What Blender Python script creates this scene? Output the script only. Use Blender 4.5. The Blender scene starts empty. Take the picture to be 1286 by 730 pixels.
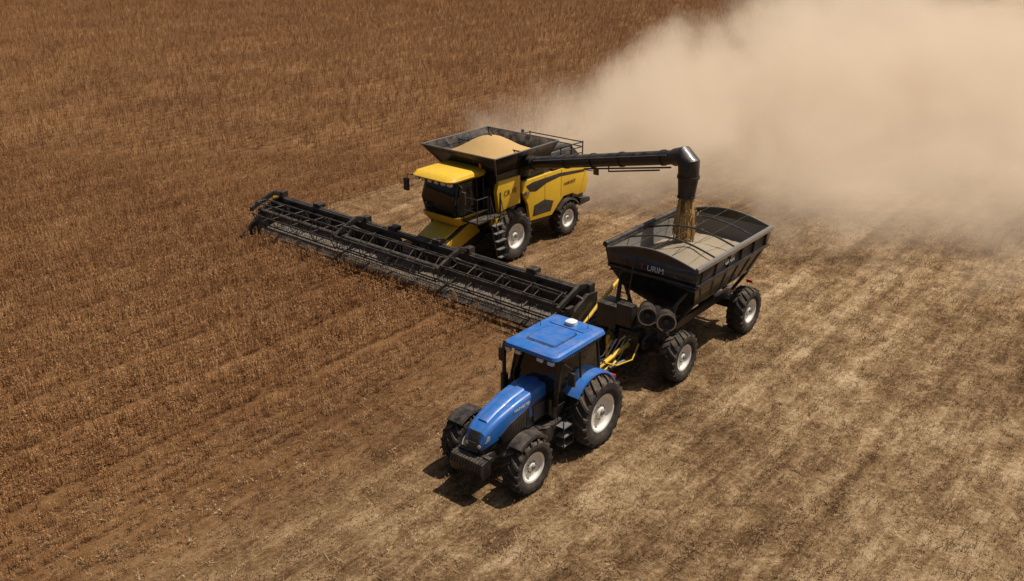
import bpy, bmesh, math, random
import numpy as np
from mathutils import Vector, Matrix
random.seed(7); rng=np.random.default_rng(11)
S=bpy.context.scene
COL=S.collection
R=math.radians
HX,HY=-.629,-.777      # driving direction
LX,LY=.777,-.629       # left of driving direction

# ---------------------------------------------------------------- materials
def ramp(nt,fac,stops):
    r=nt.nodes.new('ShaderNodeValToRGB'); nt.links.new(fac,r.inputs[0])
    e=r.color_ramp.elements
    while len(e)<len(stops): e.new(.5)
    for i,(p,c) in enumerate(stops):
        e[i].position=p; e[i].color=(*c,1) if len(c)==3 else c
    return r.outputs[0]
def mixc(nt,fac,a,b,mode='MIX'):
    m=nt.nodes.new('ShaderNodeMix'); m.data_type='RGBA'; m.blend_type=mode
    for sock,v in ((m.inputs[0],fac),(m.inputs[6],a),(m.inputs[7],b)):
        if hasattr(v,'is_linked') or isinstance(v,bpy.types.NodeSocket): nt.links.new(v,sock)
        elif isinstance(v,(int,float)): sock.default_value=v
        else: sock.default_value=(*v,1)
    return m.outputs[2]
def mth(nt,op,a,b=None,c=None,clamp=False):
    n=nt.nodes.new('ShaderNodeMath'); n.operation=op; n.use_clamp=clamp
    for i,v in enumerate((a,b,c)):
        if v is None: continue
        if isinstance(v,bpy.types.NodeSocket): nt.links.new(v,n.inputs[i])
        else: n.inputs[i].default_value=v
    return n.outputs[0]
def noise(nt,vec,scale,detail=4,rough=.55,dist=0):
    n=nt.nodes.new('ShaderNodeTexNoise'); n.inputs['Scale'].default_value=scale
    n.inputs['Detail'].default_value=detail; n.inputs['Roughness'].default_value=rough
    n.inputs['Distortion'].default_value=dist
    if vec is not None: nt.links.new(vec,n.inputs['Vector'])
    return n.outputs[0]
def mapr(nt,v,a,b,c=0,d=1):
    m=nt.nodes.new('ShaderNodeMapRange'); m.inputs[1].default_value=a; m.inputs[2].default_value=b
    m.inputs[3].default_value=c; m.inputs[4].default_value=d; m.interpolation_type='SMOOTHSTEP'
    nt.links.new(v,m.inputs[0]); return m.outputs[0]
def mat(name,col,rough=.5,metal=0,dust=.35,coat=0,bump=0):
    m=bpy.data.materials.new(name); m.use_nodes=True; nt=m.node_tree
    b=nt.nodes['Principled BSDF']
    g=nt.nodes.new('ShaderNodeNewGeometry'); tc=nt.nodes.new('ShaderNodeTexCoord')
    n1=noise(nt,tc.outputs['Object'],3.5,6,.65); n2=noise(nt,tc.outputs['Object'],22,4,.6)
    sx=nt.nodes.new('ShaderNodeSeparateXYZ'); nt.links.new(g.outputs['Normal'],sx.inputs[0])
    up=mapr(nt,sx.outputs[2],-.2,1,.3,1)
    f=mth(nt,'MULTIPLY',mapr(nt,n1,.3,.75),up)
    f=mth(nt,'MULTIPLY',f,mapr(nt,n2,.2,.7,.5,1))
    f=mth(nt,'MULTIPLY',f,dust,clamp=True)
    c=mixc(nt,f,col,(.30,.21,.13))
    nt.links.new(c,b.inputs['Base Color'])
    r=mth(nt,'ADD',mth(nt,'MULTIPLY',f,.5),rough,clamp=True); nt.links.new(r,b.inputs['Roughness'])
    b.inputs['Metallic'].default_value=metal; b.inputs['Coat Weight'].default_value=coat
    if bump:
        bp=nt.nodes.new('ShaderNodeBump'); bp.inputs['Strength'].default_value=bump; bp.inputs['Distance'].default_value=.02
        nt.links.new(n2,bp.inputs['Height']); nt.links.new(bp.outputs[0],b.inputs['Normal'])
    return m
M_BLUE=mat('blue_paint',(.010,.135,.46),.34,0,.35,.3)
M_YEL=mat('yellow_paint',(.80,.48,.012),.42,0,.5,.2)
M_BLK=mat('black_paint',(.012,.012,.013),.4,0,.38,.1)
M_BLK2=mat('dark_steel',(.03,.029,.028),.5,.3,.55)
M_BIN=mat('bin_paint',(.011,.013,.017),.32,0,.22,.3)
M_RUB=mat('tyre_rubber',(.018,.017,.016),.8,0,.6,0,.3)
M_RIM=mat('rim_cream',(.80,.77,.69),.55,0,.25)
M_STEEL=mat('bare_steel',(.42,.41,.38),.35,.8,.4)
M_GREY=mat('grey_plastic',(.12,.12,.12),.5,0,.5)
M_TINE=mat('tine_steel',(.05,.047,.042),.5,0,.4)
M_BELT=mat('draper_belt',(.035,.033,.03),.7,0,.9)
M_RED=mat('red_plastic',(.5,.02,.01),.35,0,.1)
M_WHT=mat('white_decal',(.72,.72,.70),.5,0,.15)
M_LIN=mat('bin_lining',(.20,.19,.17),.6,0,.7)
M_HOSE=mat('hydraulic_hose',(.015,.015,.015),.5,0,.3)
def glassmat():
    m=bpy.data.materials.new('tinted_glass'); m.use_nodes=True; b=m.node_tree.nodes['Principled BSDF']
    b.inputs['Base Color'].default_value=(.008,.009,.009,1); b.inputs['Roughness'].default_value=.08
    b.inputs['Specular IOR Level'].default_value=.5; return m
M_GLS=glassmat()
def lampmat():
    m=bpy.data.materials.new('lamp_lens'); m.use_nodes=True; b=m.node_tree.nodes['Principled BSDF']
    b.inputs['Base Color'].default_value=(.6,.6,.58,1); b.inputs['Roughness'].default_value=.15; b.inputs['Metallic'].default_value=.5; return m
M_LMP=lampmat()
def grainmat(name='grain',a=(.36,.20,.06),b_=(.66,.42,.16),c_=(.5,.32,.13)):
    m=bpy.data.materials.new(name); m.use_nodes=True; nt=m.node_tree; b=nt.nodes['Principled BSDF']
    tc=nt.nodes.new('ShaderNodeTexCoord'); n=noise(nt,tc.outputs['Object'],60,3,.7); n2=noise(nt,tc.outputs['Object'],2,4)
    c=ramp(nt,n,[(.3,a),(.7,b_)]); c=mixc(nt,mth(nt,'MULTIPLY',n2,.5),c,c_)
    nt.links.new(c,b.inputs['Base Color']); b.inputs['Roughness'].default_value=.8
    bp=nt.nodes.new('ShaderNodeBump'); bp.inputs['Distance'].default_value=.02; nt.links.new(n,bp.inputs['Height']); nt.links.new(bp.outputs[0],b.inputs['Normal'])
    return m
M_GRN=grainmat()
M_GRN2=grainmat('dusty_grain',(.22,.165,.10),(.40,.31,.20),(.30,.26,.20))

# ---------------------------------------------------------------- mesh helpers
def fin(name,bm,parent,m,smooth=True,ang=35,loc=None,rot=None):
    bmesh.ops.recalc_face_normals(bm,faces=bm.faces[:])
    me=bpy.data.meshes.new(name); bm.to_mesh(me); bm.free()
    if smooth:
        for p in me.polygons: p.use_smooth=True
        me.set_sharp_from_angle(angle=R(ang))
    if m: me.materials.append(m)
    o=bpy.data.objects.new(name,me); COL.objects.link(o)
    if parent: o.parent=parent
    if loc: o.location=loc
    if rot: o.rotation_euler=rot
    return o
def empty(name,loc,th):
    e=bpy.data.objects.new(name,None); COL.objects.link(e); e.location=loc; e.rotation_euler=(0,0,th); e.empty_display_size=.5
    return e
def box(P,name,x0,x1,y0,y1,z0,z1,m,bev=.02,rot=None):
    bm=bmesh.new(); bmesh.ops.create_cube(bm,size=1)
    sx,sy,sz=abs(x1-x0),abs(y1-y0),abs(z1-z0)
    bmesh.ops.scale(bm,vec=(sx,sy,sz),verts=bm.verts[:])
    b=min(bev,sx*.4,sy*.4,sz*.4)
    if b>.001: bmesh.ops.bevel(bm,geom=bm.edges[:],offset=b,segments=2,affect='EDGES',profile=.7)
    return fin(name,bm,P,m,loc=((x0+x1)/2,(y0+y1)/2,(z0+z1)/2),rot=rot)
def prism(P,name,pts,y0,y1,m,bev=.02):
    bm=bmesh.new()
    a=[bm.verts.new((x,y0,z)) for x,z in pts]; b=[bm.verts.new((x,y1,z)) for x,z in pts]
    n=len(pts); bm.faces.new(a); bm.faces.new(b[::-1])
    for i in range(n): bm.faces.new((a[i],b[i],b[(i+1)%n],a[(i+1)%n]))
    bmesh.ops.recalc_face_normals(bm,faces=bm.faces[:])
    if bev: bmesh.ops.bevel(bm,geom=bm.edges[:],offset=bev,segments=2,affect='EDGES',profile=.7)
    return fin(name,bm,P,m)
def loft(P,name,secs,m,cap=True,ang=40,closed=True):
    bm=bmesh.new(); V=[[bm.verts.new(p) for p in s] for s in secs]; n=len(secs[0])
    for i in range(len(V)-1):
        for j in range(n if closed else n-1):
            bm.faces.new((V[i][j],V[i][(j+1)%n],V[i+1][(j+1)%n],V[i+1][j]))
    if cap: bm.faces.new(V[0]); bm.faces.new(V[-1][::-1])
    return fin(name,bm,P,m,ang=ang)
def rrect(x,w,z0,z1,rt,rb,cy=0,seg=5,crown=0):
    pts=[]
    for (sy,sz,r,a0) in ((1,1,rt,0),(-1,1,rt,90),(-1,-1,rb,180),(1,-1,rb,270)):
        cyy=cy+sy*(w/2-r); cz=(z1-r) if sz>0 else (z0+r)
        for k in range(seg+1):
            a=R(a0+90*k/seg); y=cyy+r*math.cos(a); z=cz+r*math.sin(a)
            if sz>0: z+=crown*(1-((y-cy)/(w/2))**2)
            pts.append((x,y,z))
    return pts
def tube_bm(bm,pts,r,n=8,cap=True):
    pts=[Vector(p) for p in pts]; rings=[]
    up=Vector((0,0,1))
    for i,p in enumerate(pts):
        t=(pts[min(i+1,len(pts)-1)]-pts[max(i-1,0)]).normalized()
        u=t.cross(up)
        if u.length<.05: u=t.cross(Vector((0,1,0)))
        u.normalize(); v=t.cross(u)
        rr=r[i] if isinstance(r,(list,tuple)) else r
        rings.append([bm.verts.new(p+rr*(math.cos(2*math.pi*k/n)*u+math.sin(2*math.pi*k/n)*v)) for k in range(n)])
    for i in range(len(rings)-1):
        for k in range(n): bm.faces.new((rings[i][k],rings[i][(k+1)%n],rings[i+1][(k+1)%n],rings[i+1][k]))
    if cap: bm.faces.new(rings[0]); bm.faces.new(rings[-1][::-1])
def tube(P,name,pts,r,m,n=10,cap=True):
    bm=bmesh.new(); tube_bm(bm,pts,r,n,cap); return fin(name,bm,P,m)
def rods(P,name,segs,m,n=6):
    bm=bmesh.new()
    for s in segs: tube_bm(bm,s[0],s[1],n)
    return fin(name,bm,P,m)
def boxes(P,name,lst,m,bev=0):
    bm=bmesh.new()
    for (x0,x1,y0,y1,z0,z1) in lst:
        mm=Matrix.Translation(((x0+x1)/2,(y0+y1)/2,(z0+z1)/2))@Matrix.Diagonal((x1-x0,y1-y0,z1-z0,1))
        bmesh.ops.create_cube(bm,size=1,matrix=mm)
    return fin(name,bm,P,m,smooth=False)
def revolve_bm(bm,prof,n=48):
    rings=[]
    for k in range(n):
        a=2*math.pi*k/n; rings.append([bm.verts.new((r*math.cos(a),y,r*math.sin(a))) for y,r in prof])
    for k in range(n):
        A,B=rings[k],rings[(k+1)%n]
        for j in range(len(prof)-1): bm.faces.new((A[j],A[j+1],B[j+1],B[j]))
def wheel(P,name,loc,Rt,W,Rr,rim=None,nl=20,steer=0,lug=.055,rsign=1):
    e=bpy.data.objects.new(name,None); COL.objects.link(e); e.parent=P; e.location=loc; e.rotation_euler=(0,R(random.uniform(0,30)),steer)
    if steer: e.rotation_euler=(0,0,steer)
    d=Rt-Rr; b=Rt-lug
    prof=[(-.36*W,Rr-.02),(-.40*W,Rr+.02),(-.485*W,Rr+.25*d),(-.50*W,Rr+.5*d),(-.485*W,Rr+.74*d),(-.44*W,b-.035),(-.3*W,b-.01),(0,b),(.3*W,b-.01),(.44*W,b-.035),(.485*W,Rr+.74*d),(.50*W,Rr+.5*d),(.485*W,Rr+.25*d),(.40*W,Rr+.02),(.36*W,Rr-.02)]
    bm=bmesh.new(); revolve_bm(bm,prof,56)
    pit=2*math.pi/nl
    for k in range(nl):
        for s in (1,-1):
            a0=pit*(k+(0 if s>0 else .5)); wd=pit*.17
            path=[(-.02,0,Rt),(.22,.45,Rt),(.45,.85,Rt-.02),(.505,.95,Rt-.10)]
            prev=None
            for (yy,aa,rr) in path:
                am=a0-rsign*aa*pit*1.0; ring=[]
                for (da,ri) in ((-wd*1.2,rr-lug-.03),(-wd*.8,rr),(wd*.8,rr),(wd*1.2,rr-lug-.03)):
                    ring.append(bm.verts.new((ri*math.cos(am+da),s*yy*W,ri*math.sin(am+da))))
                if prev:
                    for j in range(3): bm.faces.new((prev[j],prev[j+1],ring[j+1],ring[j]))
                else: bm.faces.new(ring)
                prev=ring
            bm.faces.new(prev[::-1])
    fin('tyre',bm,e,M_RUB,ang=30)
    bm=bmesh.new()
    for s in (1,-1):
        pr=[(s*.37*W,Rr-.03),(s*.41*W,Rr+.015),(s*.40*W,Rr-.035),(s*.35*W,Rr-.06),(s*.27*W,Rr*.84),(s*.24*W,Rr*.78),(s*.24*W,Rr*.55),(s*.26*W,Rr*.42),(s*.26*W,Rr*.34),(s*.32*W,Rr*.28),(s*.35*W,Rr*.22),(s*.35*W,.001)]
        revolve_bm(bm,pr,40)
    fin('rim',bm,e,rim or M_RIM,ang=30)
    bm=bmesh.new()
    for s in (1,-1):
        for k in range(10):
            a=2*math.pi*k/10; c=Vector((Rr*.38*math.cos(a),s*.26*W,Rr*.38*math.sin(a)))
            tube_bm(bm,[c,c+Vector((0,s*.025,0))],.016,6)
        c=Vector((0,s*.35*W,0)); tube_bm(bm,[c,c+Vector((0,s*.05,0))],Rr*.13,12)
    fin('wheel_bolts',bm,e,M_GREY)
    return e
def fender(P,name,cx,cz,r,y0,y1,a0,a1,m,t=.03,n=16,drop=.07):
    secs=[]
    for k in range(n+1):
        a=R(a0+(a1-a0)*k/n); c,s=math.cos(a),math.sin(a)
        def p(rr,y): return (cx+rr*c,y,cz+rr*s)
        secs.append([p(r-drop,y0),p(r,y0+.02),p(r+.015,(y0+y1)/2),p(r,y1-.02),p(r-drop,y1),p(r-drop-t*.3,y1-t),p(r-t,y1-t-.02),p(r-t,y0+t+.02),p(r-drop-t*.3,y0+t)])
    return loft(P,name,secs,m)
def text(P,name,s,size,loc,rot,m):
    c=bpy.data.curves.new(name,'FONT'); c.body=s; c.size=size; c.extrude=.002; c.align_x='CENTER'; c.align_y='CENTER'
    c.materials.append(m); o=bpy.data.objects.new(name,c); COL.objects.link(o); o.parent=P; o.location=loc; o.rotation_euler=rot; return o

# ================================================================ TRACTOR
def tractor():
    T=empty('tractor',(1.40,22.30,0),R(231))
    st=R(-3)
    for s in (1,-1):
        wheel(T,'rear_wheel',(0,s*1.0,.97),.97,.66,.52,nl=20)
        wheel(T,'front_wheel',(2.86,s*.98,.73),.73,.54,.39,nl=18,steer=st)
    prism(T,'chassis',[(-.55,.75),(-.45,1.25),(1.4,1.25),(3.25,1.15),(3.35,.8),(2.2,.62),(.4,.58)],-.3,.3,M_BLK2,.04)
    tube(T,'rear_axle',[(0,-.95,.97),(0,.95,.97)],.16,M_BLK2,14)
    tube(T,'front_axle',[(2.86,-.85,.72),(2.86,-.3,.66),(2.86,.3,.66),(2.86,.85,.72)],.11,M_BLK2,12)
    for s in (1,-1): tube(T,'front_hub',[(2.86,s*.6,.73),(2.86,s*.86,.73)],.2,M_BLK2,14)
    rods(T,'steering_rams',[([(2.66,-.7,.75),(2.66,.7,.75)],.03),([(2.3,.3,.7),(2.8,.6,.72)],.035),([(2.3,-.3,.7),(2.8,-.6,.72)],.035)],M_BLK2)
    # engine cover: flatter top, tighter shoulders, steep nose
    secs=[rrect(1.25,.78,1.40,2.12,.09,.03,crown=.03),rrect(1.7,.80,1.40,2.10,.09,.03,crown=.03),rrect(2.4,.77,1.38,2.02,.10,.03,crown=.03),rrect(3.0,.72,1.32,1.89,.11,.03,crown=.03),
          rrect(3.40,.66,1.26,1.76,.12,.04,crown=.03),rrect(3.60,.60,1.22,1.64,.13,.05,crown=.02),rrect(3.70,.48,1.22,1.46,.10,.05,crown=.01)]
    loft(T,'hood',secs,M_BLUE,ang=28)
    secs=[rrect(1.25,.76,1.12,1.42,.04,.05),rrect(2.4,.75,1.10,1.40,.04,.05),rrect(3.2,.66,1.08,1.32,.04,.05),rrect(3.60,.52,1.08,1.25,.04,.05),rrect(3.68,.44,1.10,1.23,.03,.05)]
    loft(T,'engine_side_panel',secs,M_BLK,ang=28)
    loft(T,'hood_rib',[[(x,y,z-.03) for y in (-.15,.15)]+[(x,y,z) for y in (.11,-.11)] for x,z in ((1.3,2.175),(2.4,2.08),(3.0,1.95),(3.35,1.83))],M_BLUE)
    for s in (1,-1):
        y=s*.385
        prism(T,'side_grille',[(1.95,1.22),(2.05,1.74),(2.75,1.60),(3.15,1.42),(3.05,1.2),(2.95,1.16)],y-.07*s,y+s*.008,M_BLK,.006)
        prism(T,'side_vent',[(1.3,1.22),(1.3,1.80),(1.75,1.78),(1.92,1.72),(1.85,1.22)],y-.02*s,y+s*.024,M_BLK,.006)
        boxes(T,'vent_slats',[(1.36,1.85,min(y+s*.018,y+s*.032),max(y+s*.018,y+s*.032),1.28+.07*k,1.31+.07*k) for k in range(6)],M_GREY)
        boxes(T,'grille_slats',[(2.12+.10*k,2.14+.10*k,min(y+s*.004,y+s*.014),max(y+s*.004,y+s*.014),1.24,1.64-.024*k) for k in range(8)],M_BLK2)
        prism(T,'headlight',[(3.34,1.44),(3.30,1.60),(3.54,1.54),(3.62,1.40)],s*.24,s*.322,M_LMP,.01)
    text(T,'hood_lettering','HARVESTER',.12,(2.3,.396,1.86),(R(90),0,R(180)),M_WHT)
    prism(T,'nose_grille',[(3.56,1.12),(3.54,1.62),(3.62,1.66),(3.725,1.44),(3.725,1.12)],-.15,.15,M_BLK,.01)
    boxes(T,'grille_bars',[(3.70,3.74,-.14,.14,1.15+.06*k,1.17+.06*k) for k in range(5)],M_GREY)
    for s in (1,-1):
        tube(T,'work_light',[(3.62,s*.19,1.33),(3.73,s*.19,1.33)],.05,M_LMP,14)
    box(T,'weight_carrier',3.25,3.75,-.3,.3,.75,1.05,M_BLK2,.03)
    for k in range(12):
        y=-.5+k*.085
        prism(T,'front_weight',[(3.65,.62),(3.65,1.0),(3.77,1.08),(3.97,1.04),(4.03,.85),(3.95,.60)],y,y+.07,M_BLK,.012)
    box(T,'front_bumper',3.58,3.70,-.5,.5,1.0,1.08,M_BLK,.02)
    for s in (1,-1):
        fender(T,'front_fender',2.86,.73,.83,s*.76,s*1.18,55,135,M_BLK)
        rods(T,'fender_bracket',[([(2.86,s*.6,.8),(2.86,s*.7,1.4),(2.86,s*.85,1.54)],.03)],M_BLK2)
    def cs(z,x0,x1,w,r=.12):
        pts=[]
        for (cx,cy,a0) in ((x1-r,w/2-r,0),(x0+r,w/2-r,90),(x0+r,-w/2+r,180),(x1-r,-w/2+r,270)):
            for k in range(5):
                a=R(a0+22.5*k); pts.append((cx+r*math.cos(a),cy+r*math.sin(a),z))
        return pts
    loft(T,'cab_base',[cs(1.0,-.35,1.3,1.1),cs(1.25,-.5,1.35,1.3),cs(1.5,-.55,1.32,1.35)],M_BLK)
    loft(T,'cab_glass',[cs(1.5,-.53,1.30,1.33),cs(2.0,-.55,1.36,1.52),cs(2.82,-.45,1.15,1.46)],M_GLS)
    seg=[]
    for s in (1,-1):
        for x0,x1,x2 in ((1.26,1.32,1.11),(.35,.33,.38),(-.50,-.52,-.42)):
            seg.append(([(x0,s*.665,1.5),(x1,s*.755,2.0),(x2,s*.725,2.84)],.035))
    rods(T,'cab_pillars',seg,M_BLK,8)
    rods(T,'wiper',[([(1.42,0,1.6),(1.36,.25,2.2)],.012),([(1.4,0,2.0),(1.4,0,1.55)],.012)],M_BLK)
    loft(T,'roof_under',[cs(2.80,-.62,1.32,1.58,.16),cs(2.88,-.68,1.4,1.68,.18)],M_BLK)
    loft(T,'cab_roof',[cs(2.88,-.66,1.50,1.66,.14),cs(2.93,-.70,1.58,1.72,.16),cs(3.01,-.67,1.55,1.67,.16),cs(3.05,-.58,1.45,1.54,.16)],M_BLUE,ang=22)
    loft(T,'roof_hatch',[cs(3.045,.1,1.1,.9,.1),cs(3.085,.13,1.07,.86,.1)],M_BLUE)
    loft(T,'hatch_seam',[cs(3.045,.07,1.13,.96,.12),cs(3.058,.07,1.13,.96,.12)],M_BLK)
    loft(T,'roof_panel',[cs(3.045,-.48,-.02,1.2,.1),cs(3.075,-.46,-.04,1.16,.1)],M_BLUE)
    loft(T,'gps_receiver',[cs(3.08,-.40,-.12,.3,.1),cs(3.17,-.40,-.12,.3,.1),cs(3.21,-.34,-.18,.18,.08)],M_WHT)
    for s in (1,-1):
        box(T,'roof_vent',.2,1.0,s*.66-.04,s*.66+.04,3.01,3.04,M_BLK,.01)
        for y in (.35,.68):
            box(T,'roof_light',1.50,1.58,s*y-.09,s*y+.09,2.80,2.90,M_LMP,.02)
        rods(T,'mirror_arm',[([(1.12,s*.74,2.7),(1.25,s*1.1,2.72),(1.25,s*1.12,2.3)],.018)],M_BLK)
        box(T,'mirror',1.22,1.29,s*1.12-.1,s*1.12+.1,2.25,2.62,M_BLK,.03)
    rods(T,'antenna',[([(-.3,.5,3.05),(-.33,.5,3.75)],.008),([(.3,-.6,3.03),(.3,-.6,3.5)],.008)],M_BLK)
    rods(T,'exhaust_stack',[([(1.55,-.80,1.2),(1.55,-.80,2.1)],.10),([(1.55,-.80,1.9),(1.55,-.80,2.85),(1.48,-.80,3.0)],.065),([(1.5,-.3,1.5),(1.55,-.80,1.5)],.06)],M_BLK,12)
    tube(T,'air_intake',[(1.38,.55,1.3),(1.38,.55,1.75)],.07,M_BLK,10)
    for s in (1,-1):
        fender(T,'rear_fender',0,.97,1.08,s*.62,s*1.02,40,165,M_BLUE,drop=.05)
        prism(T,'fender_skirt',[(.95,1.25),(.85,1.62),(.55,1.95),(.0,2.04),(-.5,1.96),(-.9,1.6),(-.6,1.3)],s*.60,s*.64,M_BLUE,.01)
        box(T,'rear_lamp',-1.02,-.95,s*.7,s*.98,1.5,1.6,M_RED,.01)
    prism(T,'fuel_tank',[(.95,.62),(.9,1.1),(2.0,1.1),(2.05,.75),(1.9,.62)],.34,.72,M_BLK,.06)
    prism(T,'tool_box',[(.95,.62),(.9,1.1),(1.9,1.1),(1.95,.75),(1.8,.62)],-.72,-.34,M_BLK,.06)
    boxes(T,'steps',[(.95,1.35,.74,1.0,.45+.27*k,.48+.27*k) for k in range(3)],M_GREY)
    rods(T,'step_rails',[([(.94,1.0,.45),(.94,.98,1.2)],.018),([(1.36,1.0,.45),(1.36,.98,1.2)],.018),([(.94,.74,.45),(.94,.72,1.2)],.018),([(1.36,.8,1.2),(1.4,.8,1.9)],.015)],M_BLK)
    rods(T,'rear_linkage',[([(-.4,.3,.8),(-1.25,.45,.65)],.045),([(-.4,-.3,.8),(-1.25,-.45,.65)],.045),([(-.45,.4,1.4),(-.95,.45,1.35),(-1.1,.45,.7)],.035),([(-.45,-.4,1.4),(-.95,-.45,1.35),(-1.1,-.45,.7)],.035)],M_BLK2)
    box(T,'drawbar',-1.3,-.3,-.06,.06,.5,.56,M_BLK2,.01)
tractor()

# ================================================================ GRAIN CART
def cart():
    C=empty('grain_cart',(5.35,27.75,0),R(231))
    for x in (2.2,-2.2):
        for s in (1,-1):
            wheel(C,'cart_wheel',(x,s*1.28,.78),.78,.60,.40,nl=20,lug=.035)
        tube(C,'axle',[(x,-1.2,.78),(x,1.2,.78)],.09,M_BLK2,10)
        box(C,'axle_bolster',x-.25,x+.25,-.85,.85,.86,1.1,M_BLK,.03)
    for s in (1,-1):
        box(C,'frame_rail',-2.9,3.0,s*.55-.07,s*.55+.07,1.05,1.3,M_BLK,.02)
    for x in (-2.7,-1,1,2.6): box(C,'cross_member',x-.06,x+.06,-.5,.5,1.08,1.26,M_BLK,.01)
    cx=-.55; L2=2.5; W2=1.56
    def ring(x0,x1,w,z): return [(x1,w,z),(x0,w,z),(x0,-w,z),(x1,-w,z)]
    secs=[ring(cx-.9,cx+.9,.3,1.2),ring(cx-1.9,cx+1.9,1.25,2.15),ring(cx-L2+.12,cx+L2-.12,W2-.05,2.95),ring(cx-L2,cx+L2,W2,3.5)]
    o=loft(C,'bin_shell',secs,M_BIN,cap=False)
    md=o.modifiers.new('s','SOLIDIFY'); md.thickness=.03; md.offset=1
    secs2=[[(cx+(x-cx)*.988,y*.98,z+.01) for x,y,z in s] for s in secs]
    loft(C,'bin_lining',secs2,M_LIN,cap=False)
    for sx in (1,-1):
        x=cx+sx*L2
        pts=[(-W2,3.46)]+[(-W2+2*W2*k/16,3.5+.30*math.sin(math.pi*k/16)) for k in range(17)]+[(W2,3.46)]
        bm=bmesh.new()
        a=[bm.verts.new((x-.02,y,z)) for y,z in pts]; b=[bm.verts.new((x+.02,y,z)) for y,z in pts]
        bm.faces.new(a); bm.faces.new(b[::-1])
        for i in range(len(pts)): j=(i+1)%len(pts); bm.faces.new((a[i],b[i],b[j],a[j]))
        fin('end_panel',bm,C,M_BIN)
        tube(C,'end_rim',[(x,y,z) for y,z in pts[1:-1]],.03,M_GREY,8)
    for s in (1,-1):
        tube(C,'top_rail',[(cx-L2,s*W2,3.52),(cx+L2,s*W2,3.52)],.05,M_GREY if s>0 else M_BLK,8)
    box(C,'rail_channel',cx-L2,cx+L2,W2+.045,W2+.08,3.42,3.54,M_STEEL,.005)
    tube(C,'roll_tarp',[(cx-L2,-W2-.05,3.6),(cx+L2,-W2-.05,3.6)],.09,M_BLK,12)
    rods(C,'tarp_bows',[([(cx+dx,-W2+2*W2*k/12,3.5+.31*math.sin(math.pi*k/12)) for k in range(13)],.03) for dx in (-1.25,0,1.25)],M_BLK,6)
    rods(C,'ridge_cable',[([(cx-L2,0,3.80),(cx+L2,0,3.80)],.012),([(cx-L2,.7,3.74),(cx+L2,.7,3.74)],.008),([(cx-L2,-.7,3.74),(cx+L2,-.7,3.74)],.008)],M_BLK)
    for s in (1,-1):
        for k in range(6):
            x=cx-2.15+k*.86
            fx=(x-cx)/2.6
            tube(C,'side_rib',[(cx+fx*1.9,s*1.28,2.17),(x,s*(W2-.02),2.95),(x,s*(W2+.03),3.40)],.035,M_BIN,6)
    box(C,'side_walkway',cx-2.4,cx+2.4,W2-.02,W2+.06,2.9,2.98,M_BIN,.01)
    box(C,'front_crossbeam',cx+L2-.16,cx+L2-.02,-W2+.05,W2-.05,2.9,2.98,M_BIN,.01)
    text(C,'front_lettering','URIM',.25,(cx+L2+.03,.22,3.2),(R(82),0,R(90)),M_WHT)
    text(C,'front_initial','T',.25,(cx+L2+.03,-.24,3.2),(R(82),0,R(90)),M_RED)
    text(C,'side_lettering','GRAIN',.2,(cx+.4,W2+.02,3.2),(R(85),0,R(180)),M_WHT)
    bm=bmesh.new(); nx,ny=40,26; G=[]
    for i in range(nx+1):
        row=[]
        for j in range(ny+1):
            u=-1+2*i/nx; v=-1+2*j/ny
            x=cx+u*2.42; y=v*1.50
            z=2.98-.12*u*u-.10*v*v+.28*math.exp(-((u-.0)**2*12+(v+.0)**2*6))+random.uniform(-.012,.012)
            row.append(bm.verts.new((x,y,z)))
        G.append(row)
    for i in range(nx):
        for j in range(ny): bm.faces.new((G[i][j],G[i+1][j],G[i+1][j+1],G[i][j+1]))
    fin('grain_load',bm,C,M_GRN2,ang=180)
    rods(C,'bin_struts',[([(cx+a*1.85,s*1.2,2.1),(cx+a*2.1,s*.6,1.2)],.06) for a in (1,-1) for s in (1,-1)]+[([(cx+2.2,s*1.15,2.6),(2.95,s*.5,1.3)],.05) for s in (1,-1)],M_BLK,8)
    tube(C,'auger_lower',[(1.3,.2,1.1),(2.65,.75,2.15)],.26,M_BLK,18,cap=True)
    for dy in (0,.58):
        y=.60+dy; x=2.62+(.0 if dy else .1); z=2.12-.12*dy
        bm=bmesh.new(); revolve_bm(bm,[(-.03,.27),(.015,.29),(.02,.25),(-.05,.235),(-.12,.23)],28)
        fin('auger_flange',bm,C,M_STEEL,loc=(x+.2,y,z),rot=(0,0,R(-60)))
        bm=bmesh.new(); revolve_bm(bm,[(-.02,.265),(-.6,.265),(-.6,.001)],24)
        fin('auger_tube',bm,C,M_BLK,loc=(x+.2,y,z),rot=(0,0,R(-60)))
        bm=bmesh.new(); revolve_bm(bm,[(-.1,.235),(-.14,.10),(-.05,.08),(-.05,.001)],20)
        fin('auger_shaft',bm,C,M_BLK2,loc=(x+.2,y,z),rot=(0,0,R(-60)))
    rods(C,'auger_hinge',[([(2.6,.3,1.7),(2.9,1.3,1.75)],.06),([(2.7,.9,1.4),(2.9,.9,2.0)],.05),([(2.3,1.2,2.4),(2.85,1.1,1.5)],.035)],M_BLK,8)
    box(C,'gearbox',2.5,2.95,-.35,.35,.85,1.5,M_BLK,.05)
    box(C,'tool_locker',2.2,2.9,-1.2,-.5,1.35,2.1,M_BLK,.04)
    box(C,'control_box',2.7,3.0,-.45,.1,1.6,2.3,M_BLK,.04)
    seg=[([(2.4,s*.5,.85),(4.1,0.0+s*.1,.72)],.07) for s in (1,-1)]
    rods(C,'tongue',seg,M_BLK,8)
    tube(C,'tongue_head',[(3.6,0,.72),(4.7,0,.58)],.08,M_YEL,10)
    tube(C,'pto_shaft',[(2.95,0,1.05),(4.9,0,.85)],.07,M_YEL,10)
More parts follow.
